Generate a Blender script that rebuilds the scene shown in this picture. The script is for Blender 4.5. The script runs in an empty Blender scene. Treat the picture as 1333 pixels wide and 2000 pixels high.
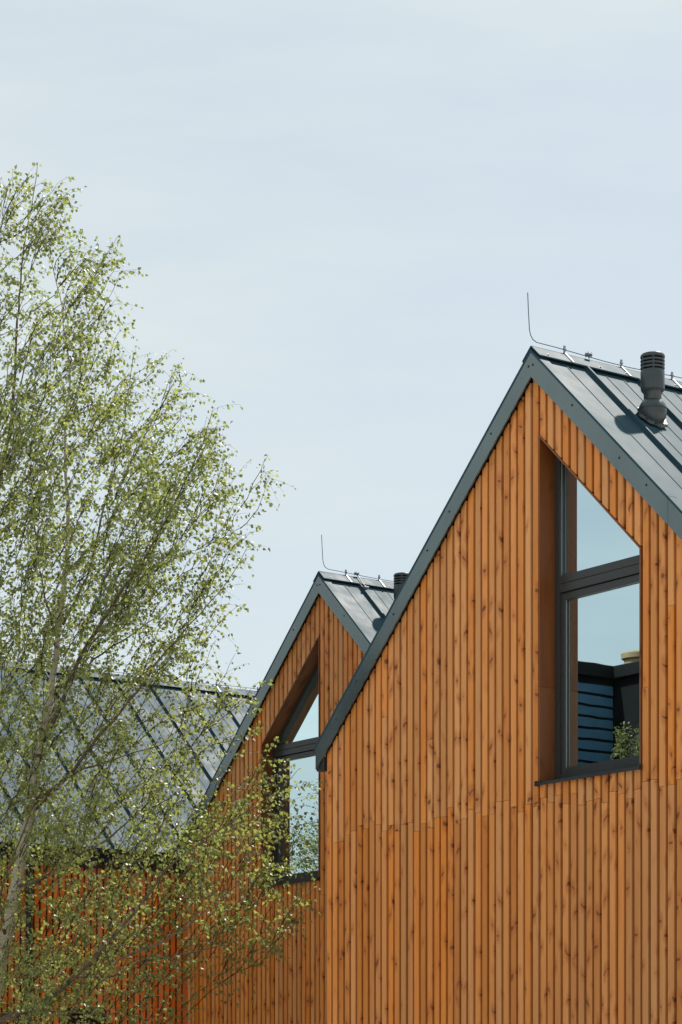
import bpy, math, random
import numpy as np
from mathutils import Vector, noise as mnoise

# ------------------------------------------------------------------ camera, sky, sun
scene = bpy.context.scene
col = scene.collection
F_PX, HZ, PX0 = 4712.57, 2149.36, 666.5        # focal length, horizon row, centre column (1333 x 2000 photo)
TH = math.radians(36.0)
CT, ST = math.cos(TH), math.sin(TH)
CAM = np.array([16.248, -13.926, 1.6])
FW = np.array([-CT, ST, 0.0]); RT = np.array([ST, CT, 0.0]); UP = np.array([0, 0, 1.0])

cd = bpy.data.cameras.new("camera")
cd.sensor_fit = 'VERTICAL'; cd.sensor_height = 36.0; cd.sensor_width = 24.0
cd.lens = F_PX / 2000 * 36
cd.shift_y = (HZ - 1000) / 2000
cd.clip_start = 0.1; cd.clip_end = 3000
cam = bpy.data.objects.new("camera", cd); col.objects.link(cam)
cam.location = CAM; cam.rotation_euler = (math.radians(90), 0, math.radians(90) - TH)
scene.camera = cam

SUN_DIR = Vector((-0.14, 0.47, 0.72)).normalized()   # towards the sun
SUN_EL = math.asin(SUN_DIR.z)
SUN_AZ = math.atan2(SUN_DIR.x, SUN_DIR.y)            # clockwise from +Y
world = bpy.data.worlds.new("World"); scene.world = world; world.use_nodes = True
wn = world.node_tree.nodes; wl = world.node_tree.links
bg = wn["Background"]; bg.inputs[1].default_value = 0.1
sky = wn.new("ShaderNodeTexSky"); sky.sky_type = 'NISHITA'; sky.sun_disc = False
sky.sun_elevation = SUN_EL; sky.sun_rotation = SUN_AZ
sky.air_density = 1.0; sky.dust_density = 1.5; sky.ozone_density = 1.0
tc = wn.new("ShaderNodeTexCoord")
mp = wn.new("ShaderNodeMapping"); mp.inputs['Scale'].default_value = (1.0, 1.0, 5.0)
mp.inputs['Rotation'].default_value = (0.12, 0.1, 0.4)
wl.new(tc.outputs['Generated'], mp.inputs[0])
cn = wn.new("ShaderNodeTexNoise"); cn.inputs['Scale'].default_value = 2.6; cn.inputs['Detail'].default_value = 8
cn.inputs['Roughness'].default_value = 0.58
wl.new(mp.outputs[0], cn.inputs['Vector'])
cr = wn.new("ShaderNodeMapRange"); cr.inputs[1].default_value = 0.3; cr.inputs[2].default_value = 0.7
cr.inputs[3].default_value = 0.60; cr.inputs[4].default_value = 1.0
wl.new(cn.outputs[0], cr.inputs[0])
mx = wn.new("ShaderNodeMix"); mx.data_type = 'RGBA'
wl.new(cr.outputs[0], mx.inputs[0]); wl.new(sky.outputs[0], mx.inputs[6])
mx.inputs[7].default_value = (5.95, 6.55, 6.55, 1)    # thin high cloud veil
wl.new(mx.outputs[2], bg.inputs[0])

sl = bpy.data.lights.new("sun", 'SUN'); sl.energy = 5.0; sl.angle = math.radians(1.6); sl.color = (1, 0.95, 0.87)
so = bpy.data.objects.new("sun", sl); col.objects.link(so)
so.rotation_euler = SUN_DIR.to_track_quat('Z', 'Y').to_euler(); so.location = (0, 0, 40)

vs = scene.view_settings
vs.view_transform = 'Standard'; vs.look = 'None'; vs.gamma = 1; vs.exposure = 0.35; vs.use_curve_mapping = False
scene.cycles.max_bounces = 10; scene.cycles.transparent_max_bounces = 8

rng = random.Random(7)
nrg = np.random.default_rng(11)

# ------------------------------------------------------------------ helpers
def at(x, y, d):
    """world point seen at photo pixel (x, y) at depth d metres"""
    return CAM + (FW + RT * (x - PX0) / F_PX + UP * (HZ - y) / F_PX) * d

def link(name, me, mat=None, parent=None, loc=(0, 0, 0)):
    o = bpy.data.objects.new(name, me); col.objects.link(o)
    if mat is not None and len(me.materials) == 0: me.materials.append(mat)
    o.location = loc
    if parent is not None: o.parent = parent
    return o

def empty(name, loc, parent=None):
    o = bpy.data.objects.new(name, None); col.objects.link(o); o.location = loc
    o.empty_display_size = 0.3
    if parent is not None: o.parent = parent
    return o

def mesh(name, v, f, smooth=False):
    me = bpy.data.meshes.new(name); me.from_pydata([tuple(map(float, p)) for p in v], [], f); me.update()
    if smooth: me.polygons.foreach_set('use_smooth', [True] * len(me.polygons))
    return me

class MB:
    """collects geometry, builds one mesh object"""
    def __init__(s): s.v = []; s.f = []
    def add(s, v, f):
        n = len(s.v); s.v += [tuple(map(float, p)) for p in v]; s.f += [[i + n for i in q] for q in f]; return s
    def box(s, x0, x1, y0, y1, z0, z1):
        return s.add([(x0, y0, z0), (x1, y0, z0), (x1, y1, z0), (x0, y1, z0), (x0, y0, z1), (x1, y0, z1), (x1, y1, z1), (x0, y1, z1)],
              [[0, 3, 2, 1], [4, 5, 6, 7], [0, 1, 5, 4], [1, 2, 6, 5], [2, 3, 7, 6], [3, 0, 4, 7]])
    def cbox(s, x0, x1, y0, y1, z0, z1, c=0.004):
        """box with chamfered vertical-profile edges on all sides (cheap bevel: 24 verts)"""
        xs, ys, zs = (x0, x1), (y0, y1), (z0, z1)
        idx = {}; v = []
        for i in (0, 1):
            for j in (0, 1):
                for k in (0, 1):
                    for a in range(3):
                        p = [xs[i], ys[j], zs[k]]; sg = [1 - 2 * i, 1 - 2 * j, 1 - 2 * k]
                        for b in range(3):
                            if b != a: p[b] += sg[b] * c
                        idx[(i, j, k, a)] = len(v); v.append(p)
        f = []
        def q(L, n):
            pts = [Vector(v[i]) for i in L]
            nn = (pts[1] - pts[0]).cross(pts[2] - pts[0])
            f.append(L if nn.dot(Vector(n)) > 0 else L[::-1])
        for a in range(3):
            b, cc = (a + 1) % 3, (a + 2) % 3
            for sA in (0, 1):
                L = []
                for (sb, sc) in ((0, 0), (1, 0), (1, 1), (0, 1)):
                    t = [0, 0, 0]; t[a] = sA; t[b] = sb; t[cc] = sc; L.append(idx[(*t, a)])
                n = [0, 0, 0]; n[a] = 2 * sA - 1; q(L, n)
            for sb in (0, 1):
                for sc in (0, 1):
                    t0 = [0, 0, 0]; t0[a] = 0; t0[b] = sb; t0[cc] = sc; t1 = list(t0); t1[a] = 1
                    n = [0, 0, 0]; n[b] = 2 * sb - 1; n[cc] = 2 * sc - 1
                    q([idx[(*t0, b)], idx[(*t1, b)], idx[(*t1, cc)], idx[(*t0, cc)]], n)
        for i in (0, 1):
            for j in (0, 1):
                for k in (0, 1):
                    q([idx[(i, j, k, 0)], idx[(i, j, k, 1)], idx[(i, j, k, 2)]], (2 * i - 1, 2 * j - 1, 2 * k - 1))
        return s.add(v, f)
    def prism(s, poly0, poly1):
        """two matching closed 3D polygons, capped"""
        n = len(poly0)
        f = [list(range(n))[::-1], list(range(n, 2 * n))]
        for i in range(n):
            j = (i + 1) % n; f.append([i, j, n + j, n + i])
        return s.add(list(poly0) + list(poly1), f)
    def tube(s, pts, rad, k=8, cap=True):
        pts = [Vector(p) for p in pts]
        if not hasattr(rad, '__len__'): rad = [rad] * len(pts)
        v = []; f = []
        ref = None
        for i, p in enumerate(pts):
            d = (pts[min(i + 1, len(pts) - 1)] - pts[max(i - 1, 0)]).normalized()
            if ref is None: ref = d.orthogonal().normalized()
            ref = (ref - d * ref.dot(d)).normalized(); b = d.cross(ref)
            for a in range(k):
                t = 2 * math.pi * a / k
                v.append(p + (ref * math.cos(t) + b * math.sin(t)) * rad[i])
        for i in range(len(pts) - 1):
            for a in range(k):
                c = (a + 1) % k
                f.append([i * k + a, i * k + c, (i + 1) * k + c, (i + 1) * k + a])
        if cap: f.append(list(range(k))[::-1]); f.append([(len(pts) - 1) * k + a for a in range(k)])
        return s.add(v, f)
    def lathe(s, prof, k=32, c=(0, 0, 0)):
        v = []; f = []
        for (r, z) in prof:
            for a in range(k):
                t = 2 * math.pi * a / k; v.append((c[0] + r * math.cos(t), c[1] + r * math.sin(t), c[2] + z))
        for i in range(len(prof) - 1):
            for a in range(k):
                b = (a + 1) % k; f.append([i * k + a, i * k + b, (i + 1) * k + b, (i + 1) * k + a])
        f.append(list(range(k))[::-1]); f.append([(len(prof) - 1) * k + a for a in range(k)])
        return s.add(v, f)
    def mesh(s, name, smooth=False): return mesh(name, s.v, s.f, smooth)
    def build(s, name, mat, parent=None, smooth=False, loc=(0, 0, 0)):
        me = s.mesh(name, smooth)
        if smooth:
            try: me.set_sharp_from_angle(angle=math.radians(35))
            except Exception: pass
        return link(name, me, mat, parent, loc)

def tag(o, label=None, cat=None, group=None, kind=None):
    if label: o['label'] = label
    if cat: o['category'] = cat
    if group: o['group'] = group
    if kind: o['kind'] = kind
    return o

# ------------------------------------------------------------------ materials
def newmat(name):
    m = bpy.data.materials.new(name); m.use_nodes = True
    return m, m.node_tree.nodes, m.node_tree.links, m.node_tree.nodes["Principled BSDF"]

def math_node(n, l, op, a, b=None, clamp=False):
    q = n.new("ShaderNodeMath"); q.operation = op; q.use_clamp = clamp
    for i, x in enumerate((a, b)):
        if x is None: continue
        if isinstance(x, (int, float)): q.inputs[i].default_value = x
        else: l.new(x, q.inputs[i])
    return q.outputs[0]

def maprange(n, l, v, a, b, c, d, smooth=False):
    q = n.new("ShaderNodeMapRange"); q.clamp = True
    if smooth: q.interpolation_type = 'SMOOTHSTEP'
    l.new(v, q.inputs[0])
    for i, x in enumerate((a, b, c, d)): q.inputs[i + 1].default_value = x
    return q.outputs[0]

def mixc(n, l, fac, a, b, mode='MIX'):
    q = n.new("ShaderNodeMix"); q.data_type = 'RGBA'; q.blend_type = mode
    if isinstance(fac, (int, float)): q.inputs[0].default_value = fac
    else: l.new(fac, q.inputs[0])
    for i, x in ((6, a), (7, b)):
        if isinstance(x, tuple): q.inputs[i].default_value = (*x, 1)
        else: l.new(x, q.inputs[i])
    return q.outputs[2]

def wood_material(name, light, deep, dark, axis='X', knots=True):
    """oiled softwood boards: board-to-board tint, long grain, spike knots with halo"""
    m, n, l, bs = newmat(name)
    tcx = n.new("ShaderNodeTexCoord"); oi = n.new("ShaderNodeObjectInfo")
    sep = n.new("ShaderNodeSeparateXYZ"); l.new(tcx.outputs['Object'], sep.inputs[0])
    X = sep.outputs[0] if axis == 'X' else sep.outputs[1]
    Dp = sep.outputs[1] if axis == 'X' else sep.outputs[0]
    Z = sep.outputs[2]
    R = oi.outputs['Random']
    offx = math_node(n, l, 'MULTIPLY', R, 91.7); offz = math_node(n, l, 'MULTIPLY', R, 57.3)
    x = math_node(n, l, 'ADD', X, offx); z = math_node(n, l, 'ADD', Z, offz)
    # knots: true distance to the scattered cell points
    SQ = 0.22
    cz = math_node(n, l, 'MULTIPLY', z, SQ)
    cv = n.new("ShaderNodeCombineXYZ"); l.new(x, cv.inputs[0]); l.new(cz, cv.inputs[1])
    vo = n.new("ShaderNodeTexVoronoi"); vo.voronoi_dimensions = '2D'; vo.inputs['Scale'].default_value = 13.5
    l.new(cv.outputs[0], vo.inputs['Vector'])
    ps = n.new("ShaderNodeSeparateXYZ"); l.new(vo.outputs['Position'], ps.inputs[0])
    cs = n.new("ShaderNodeSeparateColor"); l.new(vo.outputs['Color'], cs.inputs[0])
    dx = math_node(n, l, 'SUBTRACT', x, ps.outputs[0])
    dz = math_node(n, l, 'DIVIDE', math_node(n, l, 'SUBTRACT', cz, ps.outputs[1]), SQ)
    wob = n.new("ShaderNodeTexNoise"); wob.noise_dimensions = '2D'; wob.inputs['Scale'].default_value = 60; l.new(cv.outputs[0], wob.inputs['Vector'])
    k = maprange(n, l, cs.outputs[0], 0, 1, -1.5, 1.5)
    dz2 = math_node(n, l, 'ADD', dz, math_node(n, l, 'MULTIPLY', dx, k))
    asp = maprange(n, l, cs.outputs[1], 0, 1, 0.85, 2.8)
    e = math_node(n, l, 'SQRT', math_node(n, l, 'ADD', math_node(n, l, 'POWER', math_node(n, l, 'ABSOLUTE', dx), 2.0),
                  math_node(n, l, 'POWER', math_node(n, l, 'ABSOLUTE', math_node(n, l, 'MULTIPLY', dz2, asp)), 2.0)))
    e = math_node(n, l, 'ADD', e, math_node(n, l, 'MULTIPLY', math_node(n, l, 'SUBTRACT', wob.outputs[0], 0.5), 0.022))
    wk = n.new("ShaderNodeTexWhiteNoise"); wk.noise_dimensions = '1D'; l.new(math_node(n, l, 'MULTIPLY', R, 1291.7), wk.inputs['W'])
    kv = n.new("ShaderNodeTexNoise"); kv.noise_dimensions = '2D'; kv.inputs['Scale'].default_value = 2.2; kv.inputs['Detail'].default_value = 1; l.new(cv.outputs[0], kv.inputs['Vector'])
    thr = math_node(n, l, 'ADD', maprange(n, l, wk.outputs[0], 0, 1, -0.34, 0.16), math_node(n, l, 'MULTIPLY', math_node(n, l, 'SUBTRACT', kv.outputs[0], 0.5), 0.9))
    ksz = math_node(n, l, 'SUBTRACT', cs.outputs[2], thr)
    rad = maprange(n, l, ksz, 0.30, 1.05, 0.001, 0.028)
    core = maprange(n, l, math_node(n, l, 'SUBTRACT', e, rad), -0.010, 0.006, 1, 0, True)
    core = math_node(n, l, 'MULTIPLY', core, maprange(n, l, ksz, 0.38, 0.62, 0, 1))
    eh = math_node(n, l, 'SQRT', math_node(n, l, 'ADD', math_node(n, l, 'POWER', math_node(n, l, 'ABSOLUTE', dx), 2.0),
                  math_node(n, l, 'POWER', math_node(n, l, 'ABSOLUTE', math_node(n, l, 'MULTIPLY', dz2, 0.55)), 2.0)))
    halo = maprange(n, l, math_node(n, l, 'SUBTRACT', eh, rad), -0.004, 0.036, 1, 0, True)
    halo = math_node(n, l, 'MULTIPLY', halo, maprange(n, l, ksz, 0.32, 0.7, 0, 0.9))
    # grain, bent round the knots
    gx = math_node(n, l, 'ADD', x, math_node(n, l, 'MULTIPLY', halo, 0.02))
    gv = n.new("ShaderNodeCombineXYZ")
    l.new(math_node(n, l, 'MULTIPLY', gx, 60), gv.inputs[0]); l.new(math_node(n, l, 'MULTIPLY', z, 1.3), gv.inputs[1])
    l.new(math_node(n, l, 'MULTIPLY', Dp, 60), gv.inputs[2])
    gn = n.new("ShaderNodeTexNoise"); gn.inputs['Scale'].default_value = 1.0; gn.inputs['Detail'].default_value = 6
    gn.inputs['Roughness'].default_value = 0.6; l.new(gv.outputs[0], gn.inputs['Vector'])
    bv = n.new("ShaderNodeCombineXYZ")
    l.new(math_node(n, l, 'MULTIPLY', x, 9), bv.inputs[0]); l.new(math_node(n, l, 'MULTIPLY', z, 1.1), bv.inputs[1])
    bn = n.new("ShaderNodeTexNoise"); bn.inputs['Scale'].default_value = 1.0; bn.inputs['Detail'].default_value = 3
    l.new(bv.outputs[0], bn.inputs['Vector'])
    c = mixc(n, l, maprange(n, l, gn.outputs[0], 0.3, 0.72, 0.0, 0.55), light, deep)
    c = mixc(n, l, maprange(n, l, bn.outputs[0], 0.45, 0.8, 0, 0.6), c, deep)
    # board-to-board tint
    wn1 = n.new("ShaderNodeTexWhiteNoise"); wn1.noise_dimensions = '1D'; l.new(math_node(n, l, 'MULTIPLY', R, 733.1), wn1.inputs['W'])
    hs = n.new("ShaderNodeHueSaturation"); l.new(c, hs.inputs['Color'])
    l.new(maprange(n, l, R, 0, 1, 0.82, 1.10), hs.inputs['Value'])
    l.new(maprange(n, l, wn1.outputs[0], 0, 1, 0.494, 0.503), hs.inputs['Hue'])
    l.new(maprange(n, l, wn1.outputs[0], 0, 1, 1.06, 0.94), hs.inputs['Saturation'])
    c = hs.outputs[0]
    if knots:
        c = mixc(n, l, math_node(n, l, 'MULTIPLY', halo, 0.6), c, tuple(x * y for x, y in zip(deep, (0.72, 0.62, 0.6))))
        c = mixc(n, l, math_node(n, l, 'MULTIPLY', core, 0.8), c, dark)
    l.new(c, bs.inputs['Base Color'])
    bs.inputs['Roughness'].default_value = 0.52
    bs.inputs['Specular IOR Level'].default_value = 0.4
    bp = n.new("ShaderNodeBump"); bp.inputs['Strength'].default_value = 0.25; bp.inputs['Distance'].default_value = 0.002
    l.new(gn.outputs[0], bp.inputs['Height']); l.new(bp.outputs[0], bs.inputs['Normal'])
    return m

WOOD_LIGHT, WOOD_DEEP, WOOD_DARK = (0.74, 0.325, 0.096), (0.59, 0.185, 0.036), (0.10, 0.030, 0.011)
M_wood = wood_material("oiled_timber", WOOD_LIGHT, WOOD_DEEP, WOOD_DARK, 'X')
M_woodside = wood_material("oiled_timber_side", (0.76, 0.24, 0.05), (0.63, 0.15, 0.024), WOOD_DARK, 'Y')  # redder than the gable boards: warm bounce between walls put into the colour
M_woodlow = wood_material("oiled_timber_lower_tier", (0.725, 0.30, 0.078), (0.575, 0.170, 0.029), WOOD_DARK, 'X')
M_reveal = wood_material("oiled_reveal_timber", (0.24, 0.088, 0.026), (0.16, 0.05, 0.014), WOOD_DARK, 'Y')  # darker stain, plus recess shade put into the colour to darken its glass reflection

def plain(name, colr, rough=0.5, spec=0.5, metallic=0.0, noise=0.0, nscale=8.0, bump=0.0, bscale=40.0, coat=0.0):
    m, n, l, bs = newmat(name)
    bs.inputs['Base Color'].default_value = (*colr, 1); bs.inputs['Roughness'].default_value = rough
    bs.inputs['Specular IOR Level'].default_value = spec; bs.inputs['Metallic'].default_value = metallic
    bs.inputs['Coat Weight'].default_value = coat; bs.inputs['Coat Roughness'].default_value = 0.15
    tcx = n.new("ShaderNodeTexCoord")
    if noise:
        nz = n.new("ShaderNodeTexNoise"); nz.inputs['Scale'].default_value = nscale; nz.inputs['Detail'].default_value = 5
        l.new(tcx.outputs['Object'], nz.inputs['Vector'])
        lo = tuple(x * (1 - noise) for x in colr); hi = tuple(min(1, x * (1 + noise)) for x in colr)
        l.new(mixc(n, l, maprange(n, l, nz.outputs[0], 0.3, 0.7, 0, 1), lo, hi), bs.inputs['Base Color'])
        l.new(maprange(n, l, nz.outputs[0], 0.3, 0.7, max(0.02, rough - 0.06), rough + 0.08), bs.inputs['Roughness'])
    if bump:
        nb = n.new("ShaderNodeTexNoise"); nb.inputs['Scale'].default_value = bscale; nb.inputs['Detail'].default_value = 2
        l.new(tcx.outputs['Object'], nb.inputs['Vector'])
        b = n.new("ShaderNodeBump"); b.inputs['Strength'].default_value = bump; b.inputs['Distance'].default_value = 0.01
        l.new(nb.outputs[0], b.inputs['Height']); l.new(b.outputs[0], bs.inputs['Normal'])
    return m

M_roof = plain("anthracite_roof_sheet", (0.034, 0.070, 0.092), 0.44, 0.018, 0.0, 0.12, 3.0, 0.08, 5.0)
M_trim = plain("anthracite_trim_sheet", (0.155, 0.190, 0.190), 0.20, 0.6, 0.7, 0.12, 1.2, 0.04, 2.2)
M_gutter = plain("dark_gutter_metal", (0.02, 0.024, 0.026), 0.38, 0.5, 0, 0.1)
M_vent = plain("dark_vent_plastic", (0.035, 0.045, 0.048), 0.34, 0.5, 0, 0.15, 20)
M_frame = plain("anthracite_window_frame", (0.034, 0.036, 0.036), 0.34, 0.5, 0, 0.06, 30)
M_seal = plain("black_rubber_seal", (0.008, 0.008, 0.008), 0.6, 0.3)
M_spacer = plain("pale_glazing_spacer", (0.30, 0.31, 0.30), 0.4, 0.5)
M_galv = plain("galvanised_steel", (0.20, 0.22, 0.24), 0.5, 0.4, 0.3, 0.15, 30)
M_wire = plain("conductor_wire", (0.10, 0.11, 0.13), 0.45, 0.5, 0.5)
M_screw = plain("dark_screw", (0.02, 0.022, 0.024), 0.4, 0.5)
M_membrane = plain("dark_wall_membrane", (0.035, 0.014, 0.007), 0.8, 0.2)
M_wallrear = plain("timber_wall_rear", (0.45, 0.19, 0.06), 0.6, 0.3, 0, 0.15, 3)
M_reflwall = plain("blue_grey_lapped_boards", (0.05, 0.12, 0.19), 0.45, 0.4, 0, 0.2, 2)
M_darkwall = plain("charcoal_cladding", (0.008, 0.009, 0.010), 0.7, 0.15, 0, 0.2, 2)
M_cap = plain("tan_chimney_render", (0.30, 0.22, 0.12), 0.7, 0.3, 0, 0.15, 5)

def glass_material():
    m, n, l, bs = newmat("coated_window_glass")
    out = n["Material Output"]
    gl = n.new("ShaderNodeBsdfGlossy"); gl.inputs['Color'].default_value = (0.78, 0.95, 0.98, 1); gl.inputs['Roughness'].default_value = 0.006
    tr = n.new("ShaderNodeBsdfTransparent"); tr.inputs['Color'].default_value = (0.5, 0.56, 0.55, 1)
    fr = n.new("ShaderNodeFresnel"); fr.inputs['IOR'].default_value = 2.9
    ms = n.new("ShaderNodeMixShader")
    l.new(maprange(n, l, fr.outputs[0], 0.0, 1.0, 0.78, 1.0), ms.inputs[0])
    l.new(tr.outputs[0], ms.inputs[1]); l.new(gl.outputs[0], ms.inputs[2]); l.new(ms.outputs[0], out.inputs[0])
    tcx = n.new("ShaderNodeTexCoord"); nb = n.new("ShaderNodeTexNoise"); nb.inputs['Scale'].default_value = 1.6
    l.new(tcx.outputs['Object'], nb.inputs['Vector'])
    b = n.new("ShaderNodeBump"); b.inputs['Strength'].default_value = 0.012; b.inputs['Distance'].default_value = 0.02
    l.new(nb.outputs[0], b.inputs['Height']); l.new(b.outputs[0], gl.inputs['Normal'])
    return m
M_glass = glass_material()
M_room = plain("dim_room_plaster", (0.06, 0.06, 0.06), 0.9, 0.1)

def leaf_material():
    m, n, l, bs = newmat("birch_leaf")
    out = n["Material Output"]
    ge = n.new("ShaderNodeNewGeometry"); r = ge.outputs['Random Per Island']
    cramp = n.new("ShaderNodeValToRGB"); l.new(r, cramp.inputs[0])
    e = cramp.color_ramp.elements
    e[0].color = (0.084, 0.104, 0.044, 1); e[1].color = (0.185, 0.200, 0.085, 1); e[1].position = 1.0
    k = cramp.color_ramp.elements.new(0.5); k.color = (0.128, 0.148, 0.062, 1)
    l.new(cramp.outputs[0], bs.inputs['Base Color']); bs.inputs['Roughness'].default_value = 0.38
    bs.inputs['Specular IOR Level'].default_value = 0.5
    tr = n.new("ShaderNodeBsdfTranslucent")
    l.new(mixc(n, l, 1.0, cramp.outputs[0], (2.75, 2.75, 1.4), 'MULTIPLY'), tr.inputs['Color'])
    ms = n.new("ShaderNodeMixShader"); ms.inputs[0].default_value = 0.48
    l.new(bs.outputs[0], ms.inputs[1]); l.new(tr.outputs[0], ms.inputs[2]); l.new(ms.outputs[0], out.inputs[0])
    return m
M_leaf = leaf_material()

def bark_material():
    m, n, l, bs = newmat("birch_bark")
    tcx = n.new("ShaderNodeTexCoord")
    mpn = n.new("ShaderNodeMapping"); mpn.inputs['Scale'].default_value = (5, 5, 16); l.new(tcx.outputs['Object'], mpn.inputs[0])
    a = n.new("ShaderNodeTexNoise"); a.inputs['Scale'].default_value = 1.0; a.inputs['Detail'].default_value = 4; l.new(mpn.outputs[0], a.inputs['Vector'])
    b = n.new("ShaderNodeTexNoise"); b.inputs['Scale'].default_value = 2.4; b.inputs['Detail'].default_value = 3; l.new(tcx.outputs['Object'], b.inputs['Vector'])
    c = mixc(n, l, maprange(n, l, b.outputs[0], 0.35, 0.7, 0, 1), (0.50, 0.44, 0.36), (0.30, 0.24, 0.17))
    c = mixc(n, l, maprange(n, l, a.outputs[0], 0.60, 0.68, 0, 0.9), c, (0.03, 0.024, 0.02))
    l.new(c, bs.inputs['Base Color']); bs.inputs['Roughness'].default_value = 0.75
    bp = n.new("ShaderNodeBump"); bp.inputs['Distance'].default_value = 0.006; bp.inputs['Strength'].default_value = 0.5
    l.new(a.outputs[0], bp.inputs['Height']); l.new(bp.outputs[0], bs.inputs['Normal'])
    return m
M_bark = bark_material()
M_limb = plain("branch_bark", (0.13, 0.10, 0.072), 0.8, 0.2, 0, 0.5, 14)
M_twig = plain("dark_twig_bark", (0.045, 0.028, 0.022), 0.75, 0.2, 0, 0.3, 5)

# ------------------------------------------------------------------ ground
def ground_material():
    m, n, l, bs = newmat("pale_paving_and_lawn")
    tcx = n.new("ShaderNodeTexCoord")
    a = n.new("ShaderNodeTexNoise"); a.inputs['Scale'].default_value = 0.05; a.inputs['Detail'].default_value = 6; l.new(tcx.outputs['Object'], a.inputs['Vector'])
    b = n.new("ShaderNodeTexNoise"); b.inputs['Scale'].default_value = 9; b.inputs['Detail'].default_value = 4; l.new(tcx.outputs['Object'], b.inputs['Vector'])
    pav = mixc(n, l, b.outputs[0], (0.42, 0.40, 0.37), (0.54, 0.52, 0.48))
    gr = mixc(n, l, b.outputs[0], (0.07, 0.10, 0.03), (0.13, 0.16, 0.05))
    l.new(mixc(n, l, maprange(n, l, a.outputs[0], 0.60, 0.64, 0, 1), pav, gr), bs.inputs['Base Color'])
    bs.inputs['Roughness'].default_value = 0.9
    return m
gm = mesh("ground", [(-900, -900, 0), (900, -900, 0), (900, 900, 0), (-900, 900, 0)], [[0, 1, 2, 3]])
tag(link("ground", gm, ground_material()), kind='structure')

# ------------------------------------------------------------------ house module
NCOL = 63; W = 3.174; P = 2 * W / NCOL; T = 0.9481; ZA = 7.992; FAS = 0.225
ZR = ZA + FAS; LEN = 9.0; GAP = 0.031; THK = 0.032; ZJ = 4.215
W0 = -W + 32 * P; W1 = -W + 45 * P; ZS = 4.406; ZTL = 7.479
REC = 0.17
NF = math.sqrt(1 + T * T)
def rake(u): return ZA - T * abs(u)

def plank_mesh(width, z0, zl, zr, thick, flip=False, axis='X'):
    """board centred on x, front at y=0, back at y=thick, bottom z0, top zl (left) to zr (right); origin at z 0"""
    h = width / 2; c = 0.004
    prof = [(-h, thick), (-h, c), (-h + c, 0), (h - c, 0), (h, c), (h, thick)]
    def zt(x): return zl + (zr - zl) * (x + h) / (2 * h)
    if axis == 'X':
        a = [(x, y, z0) for x, y in prof]; b = [(x, y, zt(x)) for x, y in prof]
    else:            # front faces +X, board runs along Y
        a = [(-y, x, z0) for x, y in prof]; b = [(-y, x, zt(x)) for x, y in prof]
    n = len(prof)
    f = [list(range(n))[::-1], list(range(n, 2 * n))]
    for i in range(n):
        j = (i + 1) % n; f.append([i, j, n + j, n + i])
    me = mesh("plank", a + b, [q[::-1] for q in f])
    return me

def add_plank(parent, u, v, z0, zl, zr, mat, axis='X'):
    if min(zl, zr) - z0 < -0.09: return
    w = P - GAP + rng.uniform(-0.0015, 0.0015)
    off = rng.uniform(-0.0022, 0.0022)
    me = plank_mesh(w, 0.0, zl - z0, zr - z0, THK, axis=axis)
    loc = (u, v + off, z0) if axis == 'X' else (v + off, u, z0)
    o = link("plank", me, mat, parent, loc)
    tilt = rng.uniform(-0.0012, 0.0012)
    o.rotation_euler = (0, tilt, 0) if axis == 'X' else (tilt, 0, 0)

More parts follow.
